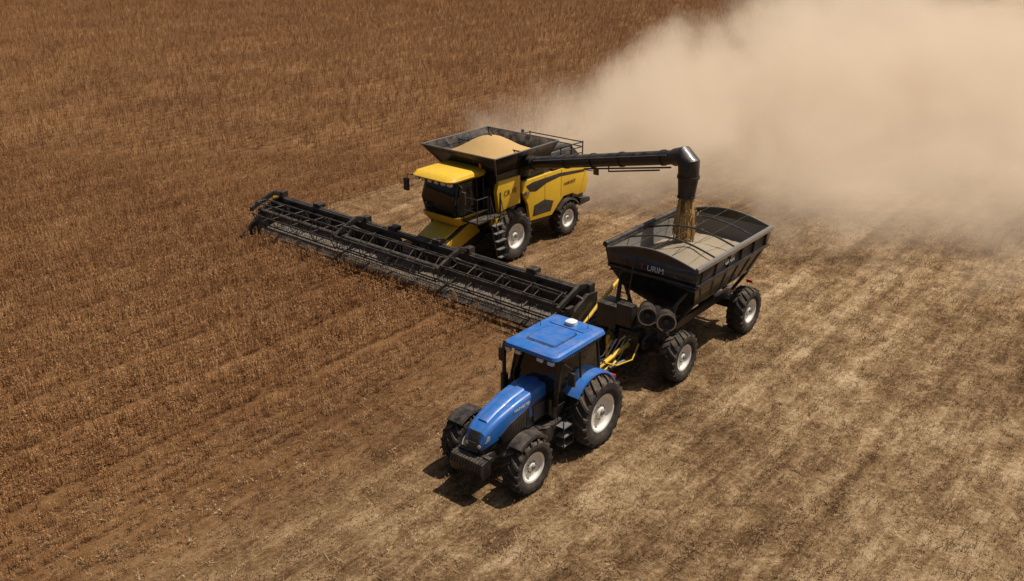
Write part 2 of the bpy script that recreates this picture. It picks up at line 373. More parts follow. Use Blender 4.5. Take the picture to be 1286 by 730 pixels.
    rods(C,'hydraulic_hoses',[([(2.9,.15*k-.3,1.4),(3.4,.15*k-.3,1.25+.05*k),(4.0,.1*k-.2,1.0-.06*k),(4.6,.08*k-.1,1.15),(5.0,.05*k,1.15)],.018) for k in range(5)],M_HOSE,6)
    rods(C,'yellow_hoses',[([(3.0,.4,1.2),(3.5,.5,.9),(4.0,.3,.85),(4.5,.2,1.1)],.02)],M_YEL,6)
    rods(C,'jack_stand',[([(3.3,-.5,.3),(3.3,-.5,1.3)],.05)],M_YEL,8)
    rods(C,'ladder',[([(2.5,-.9,1.0),(2.05,-.9,3.3)],.025),([(2.5,-.5,1.0),(2.05,-.5,3.3)],.025)]+[([(2.5-.45*k/7,-.9,1.0+2.3*k/7),(2.5-.45*k/7,-.5,1.0+2.3*k/7)],.018) for k in range(1,7)],M_BLK,6)
    for s in (1,-1): box(C,'rear_light',cx-2.3,cx-2.25,s*1.1-.1,s*1.1+.1,1.5,1.6,M_RED,.01)
cart()

# ================================================================ COMBINE
def combine():
    KL=Vector((-1.30,36.55,0))
    K=empty('combine_harvester',KL,R(230))
    for s in (1,-1):
        wheel(K,'front_wheel',(0,s*1.62,1.0),1.0,.72,.5,nl=20)
        wheel(K,'rear_wheel',(-3.75,s*1.45,.76),.76,.58,.38,nl=18)
    tube(K,'front_axle',[(0,-1.5,1.0),(0,1.5,1.0)],.2,M_BLK2,12)
    tube(K,'rear_axle',[(-3.75,-1.4,.76),(-3.75,1.4,.76)],.13,M_BLK2,12)
    prism(K,'body_core',[(.7,1.3),(.8,3.0),(-4.9,3.0),(-5.2,1.9),(-4.2,1.25),(-1.5,.95),(-.3,1.0)],-1.2,1.2,M_BLK2,.05)
    for s in (1,-1):
        a,b=(s*1.48,s*1.62)
        main=[(-5.25,2.1),(-5.05,1.62),(-4.45,1.62),(-4.1,1.78),(-3.5,1.78),(-3.1,1.5),(-2.7,1.15),(-1.25,1.25),(-1.1,2.0),(-.75,2.55),(-.75,3.0),(-3.4,3.02),(-5.1,2.75)]
        prism(K,'flank_panel',main,a,b,M_YEL,.03)
        prism(K,'front_panel',[(-.68,2.15),(-.68,3.3),(.62,3.3),(.75,2.9),(.6,2.05),(.1,2.12)],a-s*.1,b-s*.06,M_YEL,.03)
        yy=b+s*.004
        prism(K,'flank_stripe',[(-4.95,2.55),(-4.95,2.66),(-3.2,2.86),(-1.4,2.86),(-.95,2.78),(-1.2,2.5),(-1.6,2.42),(-2.3,2.62),(-3.2,2.70)],b-s*.02,yy,M_BLK,.003)
        prism(K,'flank_vent',[(-2.6,1.35),(-2.8,1.75),(-2.2,1.95),(-1.5,1.85),(-1.4,1.4)],b-s*.02,yy,M_BLK,.003)
        boxes(K,'vent_slats',[(-2.6+.05*k,-1.5,min(yy,yy+s*.01),max(yy,yy+s*.01),1.42+.09*k,1.45+.09*k) for k in range(5)],M_BLK2)
        boxes(K,'panel_seams',[(x-.012,x+.012,min(b-s*.01,yy-s*.001),max(b-s*.01,yy-s*.001),1.8,2.99) for x in (-3.3,-2.2)],M_BLK)
        prism(K,'lower_shield',[(-1.2,1.0),(-1.2,1.2),(-2.7,1.1),(-3.0,.95)],s*1.2,s*1.45,M_BLK,.02)
        prism(K,'wheel_arch_panel',[(.15,2.02),(.7,1.95),(.9,1.55),(.75,1.5),(.45,1.85),(.1,1.95)],s*1.25,s*1.5,M_YEL,.02)
        box(K,'panel_frame',-3.3,.6,s*1.2,s*1.5,2.9,3.05,M_BLK,.02)
        fender(K,'rear_fender',-3.75,.76,.88,s*1.2,s*1.75,35,150,M_BLK)
    text(K,'flank_lettering','CR 10',.30,(-.05,1.575,2.75),(R(90),0,R(180)),M_BLK)
    text(K,'flank_label','HARVEST',.2,(-3.9,1.63,2.3),(R(90),0,R(180)),M_BLK)
    for (x,z,r) in ((-.95,1.5,.35),(-.45,2.1,.22),(-1.5,1.15,.2),(.25,1.9,.2)):
        bm=bmesh.new(); revolve_bm(bm,[(0,.02),(0,r*.8),(.02,r),(.06,r*.94),(.10,r),(.12,r*.8),(.12,.02)],24)
        fin('pulley',bm,K,M_GREY,loc=(x,1.24,z))
    def rg(x0,x1,y0,y1,z): return [(x1,y1,z),(x0,y1,z),(x0,y0,z),(x1,y0,z)]
    loft(K,'tank_base',[rg(-2.7,.65,-1.45,1.45,2.98),rg(-2.7,.65,-1.45,1.45,3.55)],M_BLK,cap=True)
    secs=[rg(-2.5,.6,-1.4,1.4,3.5),rg(-2.75,1.2,-2.0,1.85,4.35)]
    o=loft(K,'tank_extension',secs,M_BLK,cap=False); md=o.modifiers.new('s','SOLIDIFY'); md.thickness=.03; md.offset=0
    seg=[]
    lo,hi=secs
    for i in range(4):
        seg.append(([lo[i],hi[i]],.035)); seg.append(([hi[i],hi[(i+1)%4]],.028))
        a,b=Vector(lo[i]),Vector(lo[(i+1)%4]); c,d=Vector(hi[i]),Vector(hi[(i+1)%4])
        for f in (.33,.67): seg.append(([a.lerp(b,f),c.lerp(d,f)],.02))
    rods(K,'tank_ribs',seg,M_GREY,6)
    bm=bmesh.new(); G=[]
    for i in range(31):
        row=[]
        for j in range(31):
            u=-1+i/15; v=-1+j/15
            row.append(bm.verts.new((-.85+u*1.7,-.03+v*1.6,3.82+.95*math.exp(-((u-.1)**2+v*v)*1.3)-.12+random.uniform(-.01,.01))))
        G.append(row)
    for i in range(30):
        for j in range(30): bm.faces.new((G[i][j],G[i+1][j],G[i+1][j+1],G[i][j+1]))
    fin('tank_grain',bm,K,M_GRN,ang=180)
    rods(K,'tank_cross_braces',[([(-.8,-1.85,4.2),(-.8,1.75,4.2)],.03),([(-2.6,-1.8,4.1),(1.0,-1.8,4.1)],.02)],M_BLK)
    tube(K,'bubble_auger',[(-1.6,0,3.6),(-.6,0,4.6)],.13,M_BLK,10)
    prism(K,'engine_hood',[(-2.75,3.0),(-2.75,3.75),(-3.4,3.85),(-4.6,3.7),(-5.2,3.2),(-5.3,2.7),(-4.9,2.6)],-1.15,1.15,M_BLK,.06)
    for k in range(6): box(K,'hood_slat',-3.0-.28*k,-2.9-.28*k,-.9,.9,3.82-.02*k,3.9-.03*k,M_GREY,.01)
    tube(K,'air_cleaner',[(-3.2,.75,3.85),(-3.2,.75,4.15)],.2,M_BLK,14)
    tube(K,'exhaust',[(-3.7,-.8,3.8),(-3.7,-.8,4.25)],.08,M_STEEL,10)
    box(K,'side_deck_a',-4.9,-2.75,1.15,1.6,3.05,3.12,M_BLK,.01); box(K,'side_deck_b',-4.9,-2.75,-1.6,-1.15,3.05,3.12,M_BLK,.01)
    box(K,'cooling_screen',-4.4,-3.1,1.152,1.22,3.15,3.65,M_GREY,.02)
    box(K,'deck_locker',-3.9,-2.9,1.24,1.55,3.12,3.55,M_BLK,.04)
    rl=[]
    for s in (1,-1):
        for z in (3.45,3.7,3.9): rl.append(([(-2.7,s*1.45,z),(-5.0,s*1.45,z-.1)],.025))
        for x in (-2.7,-3.45,-4.2,-5.0): rl.append(([(x,s*1.45,3.05),(x,s*1.45,3.85)],.028))
    for z in (3.6,3.8): rl.append(([(-5.0,-1.45,z),(-5.0,1.45,z)],.025))
    rods(K,'deck_rails',rl,M_BLK,6)
    prism(K,'straw_hood',[(-4.8,1.3),(-4.8,2.7),(-5.4,2.5),(-5.75,1.8),(-5.6,1.15)],-1.1,1.1,M_BLK,.05)
    prism(K,'chaff_spreader',[(-5.3,.85),(-5.3,1.2),(-6.0,1.1),(-6.05,.9)],-1.2,1.2,M_BLK2,.03)
    box(K,'rear_ladder_box',-5.35,-5.2,-.4,.4,2.6,3.2,M_YEL,.02)
    rods(K,'rear_mirror_arm',[([(-5.0,1.45,2.6),(-5.1,2.1,2.6)],.02)],M_BLK); box(K,'rear_marker',-5.14,-5.06,2.0,2.25,2.45,2.75,M_BLK,.02)
    def cs(z,x0,x1,w,r=.15):
        pts=[]
        for (cx,cy,a0) in ((x1-r,w/2-r,0),(x0+r,w/2-r,90),(x0+r,-w/2+r,180),(x1-r,-w/2+r,270)):
            for k in range(5):
                a=R(a0+22.5*k); pts.append((cx+r*math.cos(a),cy+r*math.sin(a),z))
        return pts
    loft(K,'cab_floor',[cs(1.75,.75,2.2,1.7),cs(1.95,.72,2.35,1.85),cs(2.1,.72,2.4,1.88)],M_YEL)
    loft(K,'cab_glass',[cs(2.1,.76,2.36,1.84,.25),cs(2.7,.76,2.55,1.86,.3),cs(3.45,.76,2.25,1.78,.28)],M_GLS)
    seg=[]
    for s in (1,-1):
        seg+= [([(2.22,s*.86,2.1),(2.40,s*.87,2.7),(2.12,s*.83,3.5)],.035),([(1.2,s*.93,2.1),(1.2,s*.94,2.7),(1.2,s*.9,3.5)],.03),([(.8,s*.9,2.1),(.8,s*.92,2.7),(.8,s*.88,3.5)],.05)]
    rods(K,'cab_pillars',seg,M_BLK,8)
    loft(K,'roof_under',[cs(3.44,.7,2.5,1.9),cs(3.55,.7,2.65,2.05)],M_BLK)
    loft(K,'cab_roof',[cs(3.55,.68,2.72,2.1,.3),cs(3.63,.64,2.82,2.2,.35),cs(3.74,.66,2.68,2.1,.35),cs(3.80,.75,2.45,1.8,.35)],M_YEL,ang=25)
    for k in range(6):
        y=-.85+k*.34; box(K,'roof_light',2.56,2.68,y-.1,y+.1,3.42,3.54,M_LMP,.02)
    for s in (1,-1):
        rods(K,'mirror_arm',[([(2.3,s*.9,3.5),(2.6,s*1.45,3.5),(2.6,s*1.5,3.0)],.025)],M_BLK)
        box(K,'mirror',2.56,2.66,s*1.5-.13,s*1.5+.13,2.85,3.35,M_BLK,.03)
    tube(K,'beacon',[(.9,.85,3.78),(.9,.85,3.98)],.06,mat('amber_lens',(.8,.25,.01),.3,0,0),10)
    box(K,'platform',.7,2.1,.95,1.75,1.95,2.02,M_BLK2,.01)
    box(K,'platform_right',.7,1.5,-1.5,-.95,1.95,2.02,M_BLK2,.01)
    rl=[]
    for z in (2.45,2.95): rl.append(([(2.1,1.0,z),(2.1,1.75,z),(1.5,1.75,z)],.02))
    for p in ((2.1,1.05),(2.1,1.75),(1.5,1.75),(.75,1.75)): rl.append(([(p[0],p[1],2.0),(p[0],p[1],2.95)],.022))
    for x in (.85,1.4): rl.append(([(x,1.78,2.05),(x,2.15,.45)],.03)); rl.append(([(x,1.78,2.1),(x,1.8,2.95)],.02)); rl.append(([(x,1.8,2.9),(x,2.25,1.3)],.018))
    rods(K,'platform_rails',rl,M_BLK,6)
    boxes(K,'ladder_treads',[(.85,1.4,1.82+.075*k,2.0+.075*k,1.75-.3*k,1.78-.3*k) for k in range(5)],M_GREY)
    prism(K,'feeder_house',[(.2,1.0),(.3,1.95),(1.3,1.85),(3.0,1.15),(3.25,.95),(3.2,.35),(2.8,.35)],-.75,.75,M_BLK2,.04)
    prism(K,'feeder_top',[(1.35,1.87),(2.9,1.23),(2.95,1.27),(1.4,1.93)],-.66,.66,M_YEL,.01)
    for s in (1,-1):
        prism(K,'feeder_side_panel',[(.9,1.2),(1.3,1.78),(2.9,1.12),(2.9,.6)],s*.76,s*.80,M_YEL,.01)
        tube(K,'lift_cylinder',[(.3,s*.5,.75),(2.4,s*.6,.5)],.07,M_BLK,10)
        tube(K,'lift_rod',[(2.4,s*.6,.5),(2.9,s*.6,.45)],.04,M_STEEL,10)
    p0=Vector((-1.0,1.35,3.25)); 
    inv=(Matrix.Translation(KL)@Matrix.Rotation(R(230),4,'Z')).inverted()
    p2=inv@Vector((5.38,29.62,5.72))
    p1=p0+Vector((0,.15,.45))
    d=(p2-p1).normalized()
    tube(K,'auger_elbow_base',[p0-Vector((0,0,.8)),p0,p1,p1+d*.7],[.36,.34,.32,.30],M_BLK,18)
    tube(K,'unloading_auger',[p1+d*.1,p2],.24,M_BLK,20)
    for f in (.08,.32,.5,.68,.92):
        c=p1.lerp(p2,f); tube(K,'auger_band',[c-d*.05,c+d*.05],.27,M_BLK,20)
    tube(K,'auger_hydraulic',[p1.lerp(p2,.45)+Vector((.1,0,-.28)),p1.lerp(p2,.97)+Vector((.1,0,-.32))],.03,M_HOSE,8)
    tube(K,'auger_pipe',[p1.lerp(p2,.1)+Vector((.24,0,.12)),p1.lerp(p2,.95)+Vector((.24,0,.12))],.02,M_GREY,8)
    rods(K,'auger_bracket',[([p1.lerp(p2,.60)+Vector((0,0,-.2)),p1.lerp(p2,.60)+Vector((0,0,-.42)),p1.lerp(p2,.9)+Vector((0,0,-.42))],.03)],M_BLK)
    q=[p2-d*.15,p2+d*.25+Vector((0,0,.02)),p2+d*.48-Vector((0,0,.2)),p2+d*.5-Vector((0,0,.65)),p2+d*.47-Vector((0,0,1.35))]
    tube(K,'auger_spout',q,[.29,.34,.36,.34,.27],M_BLK,20)
    rods(K,'spout_ring',[([q[3]+Vector((0,0,.03)),q[3]-Vector((0,0,.05))],.37),([q[4]+Vector((0,0,.06)),q[4]],.30)],M_BLK,20)
    bm=bmesh.new()
    for k in range(240):
        a=random.uniform(0,6.28); r0=.24*math.sqrt(random.random()); f0=random.uniform(0,.5); f1=random.uniform(f0+.3,1.05)
        pts=[];rr=[]
        for j in range(7):
            f=f0+(f1-f0)*j/6; sp=1+.55*f
            pts.append(q[4]+Vector((r0*sp*math.cos(a)+random.uniform(-.008,.008),r0*sp*math.sin(a)+random.uniform(-.008,.008),.12-f*1.6)))
            rr.append(random.uniform(.026,.042)*(1-.8*abs(j/3-1)**3))
        tube_bm(bm,pts,rr,5)
    for k in range(600):
        a=random.uniform(0,6.28); f=random.random(); r0=random.gauss(0,.22+.1*f)
        bmesh.ops.create_cube(bm,size=random.uniform(.012,.028),matrix=Matrix.Translation(q[4]+Vector((r0*math.cos(a),r0*math.sin(a),.05-f*1.55))))
    fin('grain_stream',bm,K,M_GRN)
combine()

# ================================================================ HEADER
def header():
    Hd=empty('harvester_header',(-3.74,34.17,0),R(230))
    L=8.25
    tube(Hd,'top_beam',[(0,-L,1.28),(0,L,1.28)],.11,M_BLK,10)
    tube(Hd,'lower_beam',[(-.12,-L,.45),(-.12,L,.45)],.12,M_BLK,10)
    box(Hd,'back_sheet_a',-.02,.02,-L,-.8,.4,1.2,M_BLK2,.005); box(Hd,'back_sheet_b',-.02,.02,.8,L,.4,1.2,M_BLK2,.005)
    boxes(Hd,'back_posts',[(-.16,-.03,y-.05,y+.05,.4,1.3) for y in np.linspace(-L+.1,L-.1,17)],M_BLK)
    rods(Hd,'rear_braces',[([(-.1,y,1.25),(-.45,y+.4,.6),(-.12,y+.8,.4)],.03) for y in np.linspace(-L+.4,L-1.4,9)],M_BLK)
    for (a,b) in ((-L+.1,-.9),(.9,L-.1)):
        prism(Hd,'draper_deck',[(.03,.36),(.03,.46),(1.1,.24),(1.1,.14)],a,b,M_BELT,.01)
        n=int((b-a)/.3)
        bm=bmesh.new()
        for k in range(n):
            y=a+.1+k*.3
            tube_bm(bm,[(.06,y,.465),(1.08,y,.25)],.014,4)
        fin('draper_slats',bm,Hd,M_GREY)
    prism(Hd,'feed_deck',[(-.3,.32),(-.3,.40),(1.1,.20),(1.1,.14)],-.88,.88,M_BELT,.01)
    prism(Hd,'cutterbar',[(1.08,.10),(1.08,.22),(1.22,.20),(1.32,.12),(1.25,.08)],-L,L,M_BLK2,.01)
    bm=bmesh.new()
    for k in range(int(2*L/.0762)):
        y=-L+.05+k*.0762; tube_bm(bm,[(1.28,y,.12),(1.42,y,.10)],[.02,.006],4)
    fin('knife_guards',bm,Hd,M_BLK2)
    ax,az,rr=1.25,1.08,.52
    bm=bmesh.new(); bt=bmesh.new(); br=bmesh.new()
    secs=[(-L+.25,-2.95),(-2.65,2.65),(2.95,L-.25)]
    for si,(a,b) in enumerate(secs):
        tube_bm(br,[(ax,a,az),(ax,b,az)],.10,12)
        ph=si*.35
        for k in range(6):
            an=2*math.pi*k/6+ph; x,z=ax+rr*math.cos(an),az+rr*math.sin(an)
            tube_bm(bm,[(x,a,z),(x,b,z)],.03,6)
            y=a+.05
            while y<b:
                tube_bm(bt,[(x,y,z),(x+.03+.0,y,z-.14),(x-.03,y,z-.27)],.0085,3); y+=.15
        n=5
        for j in range(n):
            y=a+(b-a)*j/(n-1)
            pts=[(ax+rr*math.cos(2*math.pi*k/6+ph),y,az+rr*math.sin(2*math.pi*k/6+ph)) for k in range(6)]
            for k in range(6):
                tube_bm(br,[pts[k],pts[(k+1)%6]],.02,5); tube_bm(br,[(ax,y,az),pts[k]],.02,5)
    fin('reel_bats',bm,Hd,M_BLK); fin('reel_tines',bt,Hd,M_TINE,smooth=False); fin('reel_spiders',br,Hd,M_BLK2)
    for y in (-L+.05,-2.8,2.8,L-.05):
        prism(Hd,'reel_arm',[(-.1,1.42),(-.1,1.6),(.5,1.75),(1.7,1.30),(1.7,1.12),(.5,1.55)],y-.06,y+.06,M_BLK,.015)
        tube(Hd,'reel_cylinder',[(.0,y+.12,.9),(.8,y+.12,1.45)],.035,M_STEEL,8)
        box(Hd,'arm_bracket',-.2,.12,y-.14,y+.14,1.2,1.62,M_BLK,.03)
        box(Hd,'reel_motor',1.05,1.4,y+.07,y+.22,.95,1.2,M_BLK,.03)
    for s in (1,-1):
        pts=[(-.25,.3),(-.25,1.3),(.3,1.35),(1.0,1.0),(1.75,.45),(2.1,.12),(1.4,.08)]
        prism(Hd,'end_shield',pts,s*(L+.02),s*(L+.17),M_BLK,.03)
        tube(Hd,'crop_divider',[(1.6,s*(L+.1),.35),(2.1,s*(L+.1),.14),(2.45,s*(L+.1),.08)],[.10,.07,.02],M_BLK,8)
    rods(Hd,'transport_bar',[([(.9,L+.3,.35),(-.2,L+.3,.95),(-1.4,L+.32,1.5)],.06),([(-.2,L+.15,.9),(-.2,L+.33,.9)],.05)],M_YEL,8)
    box(Hd,'marker_light',.2,.4,-L-.25,-L-.1,1.35,1.5,M_YEL,.02)
    rods(Hd,'hydraulic_lines',[([(-.02,-L+.3,1.42),(.02,-4,1.44),(-.02,0,1.42),(.02,4,1.44),(-.02,L-.3,1.42)],.016),([(.1,-L+.3,1.36),(.1,L-.3,1.36)],.014)],M_GREY,5)
    for y in (-5.8,5.8,-1.2,1.2):
        box(Hd,'valve_block',-.25,.1,y-.2,y+.2,1.38,1.55,M_BLK,.03)
    boxes(Hd,'side_deflectors',[(.05,.35,y-.02,y+.02,.45,1.15) for y in np.linspace(-L+.8,L-.8,12)],M_BLK2)
header()

# ================================================================ GROUND
def ground():
    bm=bmesh.new()
    v=[bm.verts.new(p) for p in ((-900,-60,0),(900,-60,0),(900,1800,0),(-900,1800,0))]; bm.faces.new(v)
    m=bpy.data.materials.new('field_soil'); m.use_nodes=True; nt=m.node_tree; b=nt.nodes['Principled BSDF']
    g=nt.nodes.new('ShaderNodeNewGeometry'); P=g.outputs['Position']
    rot=nt.nodes.new('ShaderNodeMapping'); rot.vector_type='POINT'; rot.inputs['Rotation'].default_value=(0,0,R(-51)); nt.links.new(P,rot.inputs[0])
    Q=rot.outputs[0]
    sp=nt.nodes.new('ShaderNodeSeparateXYZ'); nt.links.new(Q,sp.inputs[0])
    along,side=sp.outputs[0],sp.outputs[1]
    st=nt.nodes.new('ShaderNodeMapping'); st.inputs['Scale'].default_value=(.06,1,1); nt.links.new(Q,st.inputs[0])
    st2=nt.nodes.new('ShaderNodeMapping'); st2.inputs['Scale'].default_value=(.16,1,1); nt.links.new(Q,st2.inputs[0])
    nf=noise(nt,P,8,8,.80); nm=noise(nt,P,1.1,8,.75,.8); nl=noise(nt,P,.14,4,.55); ns=noise(nt,st.outputs[0],1.1,5,.62,.3); nss=noise(nt,st2.outputs[0],5,5,.72)
    nff=noise(nt,P,38,4,.78)
    rows=mth(nt,'SINE',mth(nt,'MULTIPLY',mth(nt,'ADD',side,mth(nt,'MULTIPLY',nm,.5)),2*math.pi/.9))
    k=mth(nt,'ADD',mth(nt,'MULTIPLY',nf,.46),mth(nt,'MULTIPLY',nm,.42)); k=mth(nt,'ADD',k,mth(nt,'MULTIPLY',ns,.24)); k=mth(nt,'ADD',k,mth(nt,'MULTIPLY',nss,.26)); k=mth(nt,'ADD',k,mth(nt,'MULTIPLY',mth(nt,'SUBTRACT',nl,.5),.34)); k=mth(nt,'ADD',k,mth(nt,'MULTIPLY',mth(nt,'SUBTRACT',nff,.5),.45))
    k=mth(nt,'ADD',k,mth(nt,'MULTIPLY',rows,.013))
    k=mth(nt,'SUBTRACT',k,.182)
    tr=None
    for c0 in (9.9,12.5):
        t_=mapr(nt,mth(nt,'ABSOLUTE',mth(nt,'SUBTRACT',mth(nt,'ADD',side,mth(nt,'MULTIPLY',mth(nt,'SUBTRACT',nl,.5),.8)),c0)),.15,.5,1,0)
        tr=t_ if tr is None else mth(nt,'MAXIMUM',tr,t_)
    tr=mth(nt,'MULTIPLY',tr,mapr(nt,along,20,22))
    k=mth(nt,'ADD',k,mth(nt,'MULTIPLY',tr,.03))
    stub=ramp(nt,k,[(.385,(.058,.030,.012)),(.465,(.155,.086,.037)),(.545,(.31,.195,.095)),(.66,(.58,.42,.25))])
    crop=ramp(nt,k,[(.38,(.08,.035,.013)),(.52,(.18,.085,.032)),(.66,(.30,.165,.070))])
    wob=mth(nt,'MULTIPLY',mth(nt,'SUBTRACT',nm,.5),2.6)
    sd=mth(nt,'ADD',side,wob)
    m1=mapr(nt,sd,12.5,18.5); m2=mapr(nt,sd,32.0,35); beh=mapr(nt,along,23.5,24.6)
    mk=mth(nt,'ADD',mth(nt,'MULTIPLY',m1,mth(nt,'SUBTRACT',1,beh)),mth(nt,'MULTIPLY',m2,beh))
    swath=mth(nt,'MULTIPLY',mth(nt,'MULTIPLY',mapr(nt,sd,15,18),mapr(nt,along,52,24)),.45)
    swath=mth(nt,'MULTIPLY',swath,beh)
    mk=mth(nt,'MAXIMUM',mk,swath)
    c=mixc(nt,mk,stub,crop)
    nt.links.new(c,b.inputs['Base Color']); b.inputs['Roughness'].default_value=.95; b.inputs['Specular IOR Level'].default_value=.15
    bp=nt.nodes.new('ShaderNodeBump'); bp.inputs['Distance'].default_value=.11; bp.inputs['Strength'].default_value=.85
    nt.links.new(mth(nt,'ADD',mth(nt,'ADD',nf,mth(nt,'MULTIPLY',nff,.35)),mth(nt,'ADD',mth(nt,'MULTIPLY',nss,.5),mth(nt,'MULTIPLY',rows,.10))),bp.inputs['Height']); nt.links.new(bp.outputs[0],b.inputs['Normal'])
    fin('ground',bm,None,m,smooth=False)
ground()

def plantmat(name,c0,c1,c2):
    m=bpy.data.materials.new(name); m.use_nodes=True; nt=m.node_tree; b=nt.nodes['Principled BSDF']
    oi=nt.nodes.new('ShaderNodeObjectInfo'); g=nt.nodes.new('ShaderNodeNewGeometry')
    n=noise(nt,g.outputs['Position'],.22,5,.65); n2=noise(nt,g.outputs['Position'],14,2,.5)
    f=mth(nt,'ADD',mth(nt,'MULTIPLY',oi.outputs['Random'],.30),mth(nt,'MULTIPLY',n,.42)); f=mth(nt,'ADD',f,mth(nt,'MULTIPLY',n2,.40)); f=mth(nt,'ADD',f,.04)
    c=ramp(nt,f,[(.35,c0),(.6,c1),(.85,c2)]); nt.links.new(c,b.inputs['Base Color']); b.inputs['Roughness'].default_value=.85; b.inputs['Specular IOR Level'].default_value=.2
    return m
MC=plantmat('dry_crop',(.18,.078,.027),(.34,.165,.065),(.55,.335,.155))
MS=plantmat('straw',(.11,.060,.024),(.26,.155,.075),(.50,.36,.20))
def plant(name,h,spread,ns,nleaf,m,seed,lf=(.025,.06),lie=0):
    r=random.Random(seed); bm=bmesh.new()
    for s in range(ns):
        bx,by=r.uniform(-spread,spread),r.uniform(-spread,spread); hh=h*r.uniform(.65,1.12)
        lean=.12*h*2
        if r.random()<lie: hh*=.12; lean=.28
        tx,ty=bx+r.uniform(-lean,lean),by+r.uniform(-lean,lean)
        a=r.uniform(0,6.28); w=.006+.006*h; dx,dy=w*math.cos(a),w*math.sin(a)
        v=[bm.verts.new(p) for p in ((bx-dx,by-dy,.004),(bx+dx,by+dy,.004),(tx+dx*.5,ty+dy*.5,hh),(tx-dx*.5,ty-dy*.5,hh))]; bm.faces.new(v)
        for k in range(nleaf):
            f=r.uniform(.3,1); c=Vector((bx+(tx-bx)*f,by+(ty-by)*f,hh*f+.004)); a=r.uniform(0,6.28); ln=r.uniform(*lf); wd=ln*.30
            d=Vector((math.cos(a),math.sin(a),r.uniform(-.3,1.2)))*ln; q=Vector((-math.sin(a),math.cos(a),r.uniform(-.5,.5)))*wd
            v=[bm.verts.new(p) for p in (c,c+d*.5+q,c+d,c+d*.5-q)]; bm.faces.new(v)
    bmesh.ops.recalc_face_normals(bm,faces=bm.faces[:])
    me=bpy.data.meshes.new(name); bm.to_mesh(me); bm.free(); me.materials.append(m)
    return bpy.data.objects.new(name,me)
def scatter(name,pts,scl,srcs):
    col=bpy.data.collections.new(name+'_plants')
    for o in srcs: col.objects.link(o)
    me=bpy.data.meshes.new(name); me.vertices.add(len(pts)); me.vertices.foreach_set('co',np.asarray(pts,dtype=np.float32).ravel())
    at=me.attributes.new('scl','FLOAT','POINT'); at.data.foreach_set('value',np.asarray(scl,dtype=np.float32))
    o=bpy.data.objects.new(name,me); COL.objects.link(o)
    ng=bpy.data.node_groups.new(name,'GeometryNodeTree')
    ng.interface.new_socket('Geometry',in_out='INPUT',socket_type='NodeSocketGeometry'); ng.interface.new_socket('Geometry',in_out='OUTPUT',socket_type='NodeSocketGeometry')
    N=ng.nodes; i=N.new('NodeGroupInput'); ou=N.new('NodeGroupOutput'); ip=N.new('GeometryNodeInstanceOnPoints'); ci=N.new('GeometryNodeCollectionInfo')
    ci.inputs[0].default_value=col; ci.inputs['Separate Children'].default_value=True; ci.inputs['Reset Children'].default_value=True
    rv=N.new('FunctionNodeRandomValue'); rv.data_type='FLOAT_VECTOR'; rv.inputs[0].default_value=(-.10,-.10,0); rv.inputs[1].default_value=(.10,.10,6.283)
    na=N.new('GeometryNodeInputNamedAttribute'); na.data_type='FLOAT'; na.inputs[0].default_value='scl'
    l=ng.links; l.new(i.outputs[0],ip.inputs['Points']); l.new(ci.outputs[0],ip.inputs['Instance']); ip.inputs['Pick Instance'].default_value=True
    l.new(rv.outputs[0],ip.inputs['Rotation']); l.new(na.outputs[0],ip.inputs['Scale']); l.new(ip.outputs[0],ou.inputs[0])
    md=o.modifiers.new('scatter','NODES'); md.node_group=ng
    return o
def frame(X,Y):
    cz=Y*.9219+13.5*.3875; u=1180*X/cz; v=1180*(13.5*.9219-Y*.3875)/cz
    return u,v
def crop_points(t0,t1,s0,s1,row,step,near,far):
    s=np.arange(s0,s1,row); t=np.arange(t0,t1,step)
    S_,T_=np.meshgrid(s,t,indexing='ij'); idx=np.broadcast_to(np.arange(len(s))[:,None],S_.shape).ravel()
    S_=S_+rng.normal(0,row*.15,S_.shape); T_=T_+rng.uniform(-step/2,step/2,T_.shape)
    X=-(S_)*LX - T_*HX; Y=-(S_)*LY - T_*HY
    X,Y,S_,T_=[a.ravel() for a in (X,Y,S_,T_)]
    u,v=frame(X,Y); w=rng.normal(0,.3,X.shape)
    pk=np.clip((S_-15.6)/5.0,0,1)
    gap=(idx%6==0)
    ok=((S_+w>15.8)&(T_<22.9)&(rng.random(X.shape)<.12+.88*pk))|((S_+w>33.0))
    ok&=~(gap&(rng.random(X.shape)<.55))
    ok&=(Y>near)&(Y<=far)&(np.abs(u)<760)&(v<470)&(v>-430)
    hs=np.where(T_<24,.5+.5*np.clip((S_-16)/6,0,1),.8)*np.where(gap,.8,1)
    return X[ok],Y[ok],hs[ok]
X,Y,H1=crop_points(-20,140,15.5,140,.42,.14,12,52)
X2,Y2,H2=crop_points(-20,330,15.5,330,.8,.40,52,190)
pts=np.stack([np.r_[X,X2],np.r_[Y,Y2],np.zeros(len(X)+len(X2))],1)
scl=np.r_[H1*rng.uniform(.7,1.15,len(X)),rng.uniform(.95,1.45,len(X2))]
print('CROP',len(X),len(X2))
scatter('crop_field',pts,scl,[plant('crop_plant_%d'%k,.46,.12,7,8,MC,k,(.02,.05)) for k in range(5)])
n=130000
t=rng.uniform(-5,90,n); s=rng.uniform(-60,34,n)
s=np.round(s/.45)*.45+rng.normal(0,.12,n)
X=-s*LX-t*HX; Y=-s*LY-t*HY
u,v=frame(X,Y)
ok=(Y>12)&(np.abs(u)<740)&(v<440)&(~((s>20)&(t<22.8)))&(Y<80)
pts=np.stack([X[ok],Y[ok],np.zeros(ok.sum())],1); print('STUB',ok.sum())
scatter('stubble',pts,rng.uniform(.4,1.2,len(pts)),[plant('stubble_tuft_%d'%k,.12,.16,6,2,MS,50+k,(.02,.05),.45) for k in range(5)])

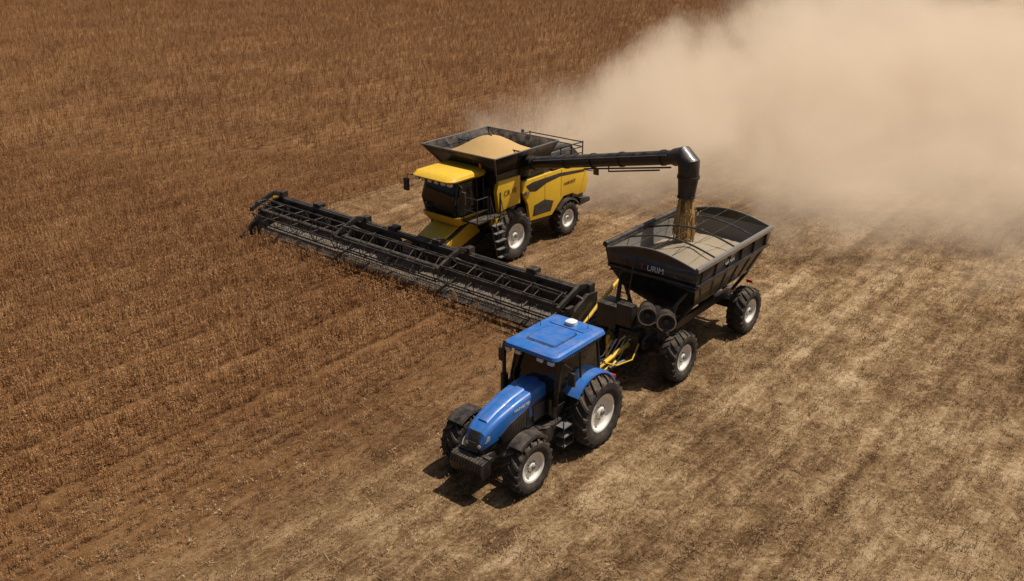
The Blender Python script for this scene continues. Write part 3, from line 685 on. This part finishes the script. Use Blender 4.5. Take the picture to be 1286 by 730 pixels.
# ================================================================ DUST
def dust():
    ddx,ddy=.985,.172; X0,Y0=0.0,44.3
    R0,RS,CV,C0,AM=4.3,1.04,.012,1.3,4.2
    RB=lambda a:R0+RS*max(a,0)
    RZ=lambda a:min(4.8+.22*max(a,0),8.8)
    bm=bmesh.new(); rings=[]; n=20
    al=[-4.9,-4.0,-2.2,0,3,7,12,18,26,36,46]
    for a in al:
        am=min(a,0); lim=1.45-(am/AM)**2
        q=math.sqrt(max(lim,.02)); ring=[]; cb=C0+CV*max(a,0)**2
        for k in range(n):
            th=2*math.pi*k/n; b=RB(a)*q*math.cos(th)+cb; z=max(RZ(a)*q*math.sin(th),.03)
            ring.append(bm.verts.new((X0+a*ddx-b*ddy,Y0+a*ddy+b*ddx,z)))
        rings.append(ring)
    for i in range(len(rings)-1):
        for k in range(n): bm.faces.new((rings[i][k],rings[i][(k+1)%n],rings[i+1][(k+1)%n],rings[i+1][k]))
    bm.faces.new(rings[0]); bm.faces.new(rings[-1][::-1])
    m=bpy.data.materials.new('dust_volume'); m.use_nodes=True; nt=m.node_tree
    for nd in list(nt.nodes): nt.nodes.remove(nd)
    out=nt.nodes.new('ShaderNodeOutputMaterial'); pv=nt.nodes.new('ShaderNodeVolumePrincipled')
    nt.links.new(pv.outputs[0],out.inputs['Volume'])
    g=nt.nodes.new('ShaderNodeNewGeometry'); P=g.outputs['Position']
    sp=nt.nodes.new('ShaderNodeSeparateXYZ'); nt.links.new(P,sp.inputs[0]); x,y,z=sp.outputs
    xs=mth(nt,'SUBTRACT',x,X0); ys=mth(nt,'SUBTRACT',y,Y0)
    a=mth(nt,'ADD',mth(nt,'MULTIPLY',xs,ddx),mth(nt,'MULTIPLY',ys,ddy))
    b=mth(nt,'SUBTRACT',mth(nt,'MULTIPLY',ys,ddx),mth(nt,'MULTIPLY',xs,ddy))
    ap=mth(nt,'MAXIMUM',a,0)
    def sq(v): return mth(nt,'MULTIPLY',v,v)
    b=mth(nt,'SUBTRACT',mth(nt,'SUBTRACT',b,mth(nt,'MULTIPLY',sq(ap),CV)),C0)
    rb=mth(nt,'ADD',mth(nt,'MULTIPLY',ap,RS),R0)
    rz=mth(nt,'MINIMUM',mth(nt,'ADD',mth(nt,'MULTIPLY',ap,.22),4.8),8.8)
    am=mth(nt,'MINIMUM',a,0)
    e=mth(nt,'ADD',mth(nt,'ADD',sq(mth(nt,'DIVIDE',b,rb)),sq(mth(nt,'DIVIDE',z,rz))),sq(mth(nt,'DIVIDE',am,AM)))
    nz=noise(nt,P,.19,5,.62,.6)
    f=mth(nt,'ADD',mth(nt,'SUBTRACT',.98,e),mth(nt,'MULTIPLY',mth(nt,'SUBTRACT',nz,.5),3.6))
    dn=mapr(nt,f,0,.95,0,1)
    dn=mth(nt,'MULTIPLY',dn,mapr(nt,e,1.05,1.42,1,0))
    # thinner haze far downwind, thick near the machine and close to the ground
    thin=mapr(nt,y,50,75,1,.45)
    dn=mth(nt,'MULTIPLY',dn,mth(nt,'MULTIPLY',thin,.20))
    nt.links.new(dn,pv.inputs['Density']); pv.inputs['Color'].default_value=(.97,.82,.63,1); pv.inputs['Anisotropy'].default_value=.1
    nt.links.new(mth(nt,'MULTIPLY',dn,.25),pv.inputs['Emission Strength']); pv.inputs['Emission Color'].default_value=(1,.70,.45,1)  # glow added to the dust, following density, in place of multiply scattered sunlight
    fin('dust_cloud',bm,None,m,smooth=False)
    m.cycles.volume_step_rate=.35
dust()

# ================================================================ LIGHT, WORLD, CAMERA
el=64; sunv=Vector((.80,.25,0)).normalized()*math.cos(R(el))+Vector((0,0,math.sin(R(el))))
ld=bpy.data.lights.new('sun','SUN'); ld.energy=5.0; ld.angle=R(.5); ld.color=(1,.94,.85)
lo=bpy.data.objects.new('sun',ld); COL.objects.link(lo); lo.rotation_euler=sunv.to_track_quat('Z','Y').to_euler(); lo.location=(20,10,40)
w=bpy.data.worlds.new('World'); S.world=w; w.use_nodes=True; nt=w.node_tree; bg=nt.nodes['Background']; bg.inputs[1].default_value=.05
sk=nt.nodes.new('ShaderNodeTexSky'); sk.sky_type='NISHITA'; sk.sun_disc=False; sk.sun_elevation=R(el); sk.sun_rotation=math.atan2(sunv.x,sunv.y); sk.dust_density=4
nt.links.new(sk.outputs[0],bg.inputs[0])
cd=bpy.data.cameras.new('camera'); cd.sensor_width=36; cd.lens=36*1180/1286; cd.clip_end=4000
co=bpy.data.objects.new('camera',cd); COL.objects.link(co); co.location=(0,0,13.5); co.rotation_euler=(R(90-22.8),0,0); S.camera=co
S.view_settings.view_transform='Standard'; S.view_settings.look='None'; S.view_settings.exposure=0
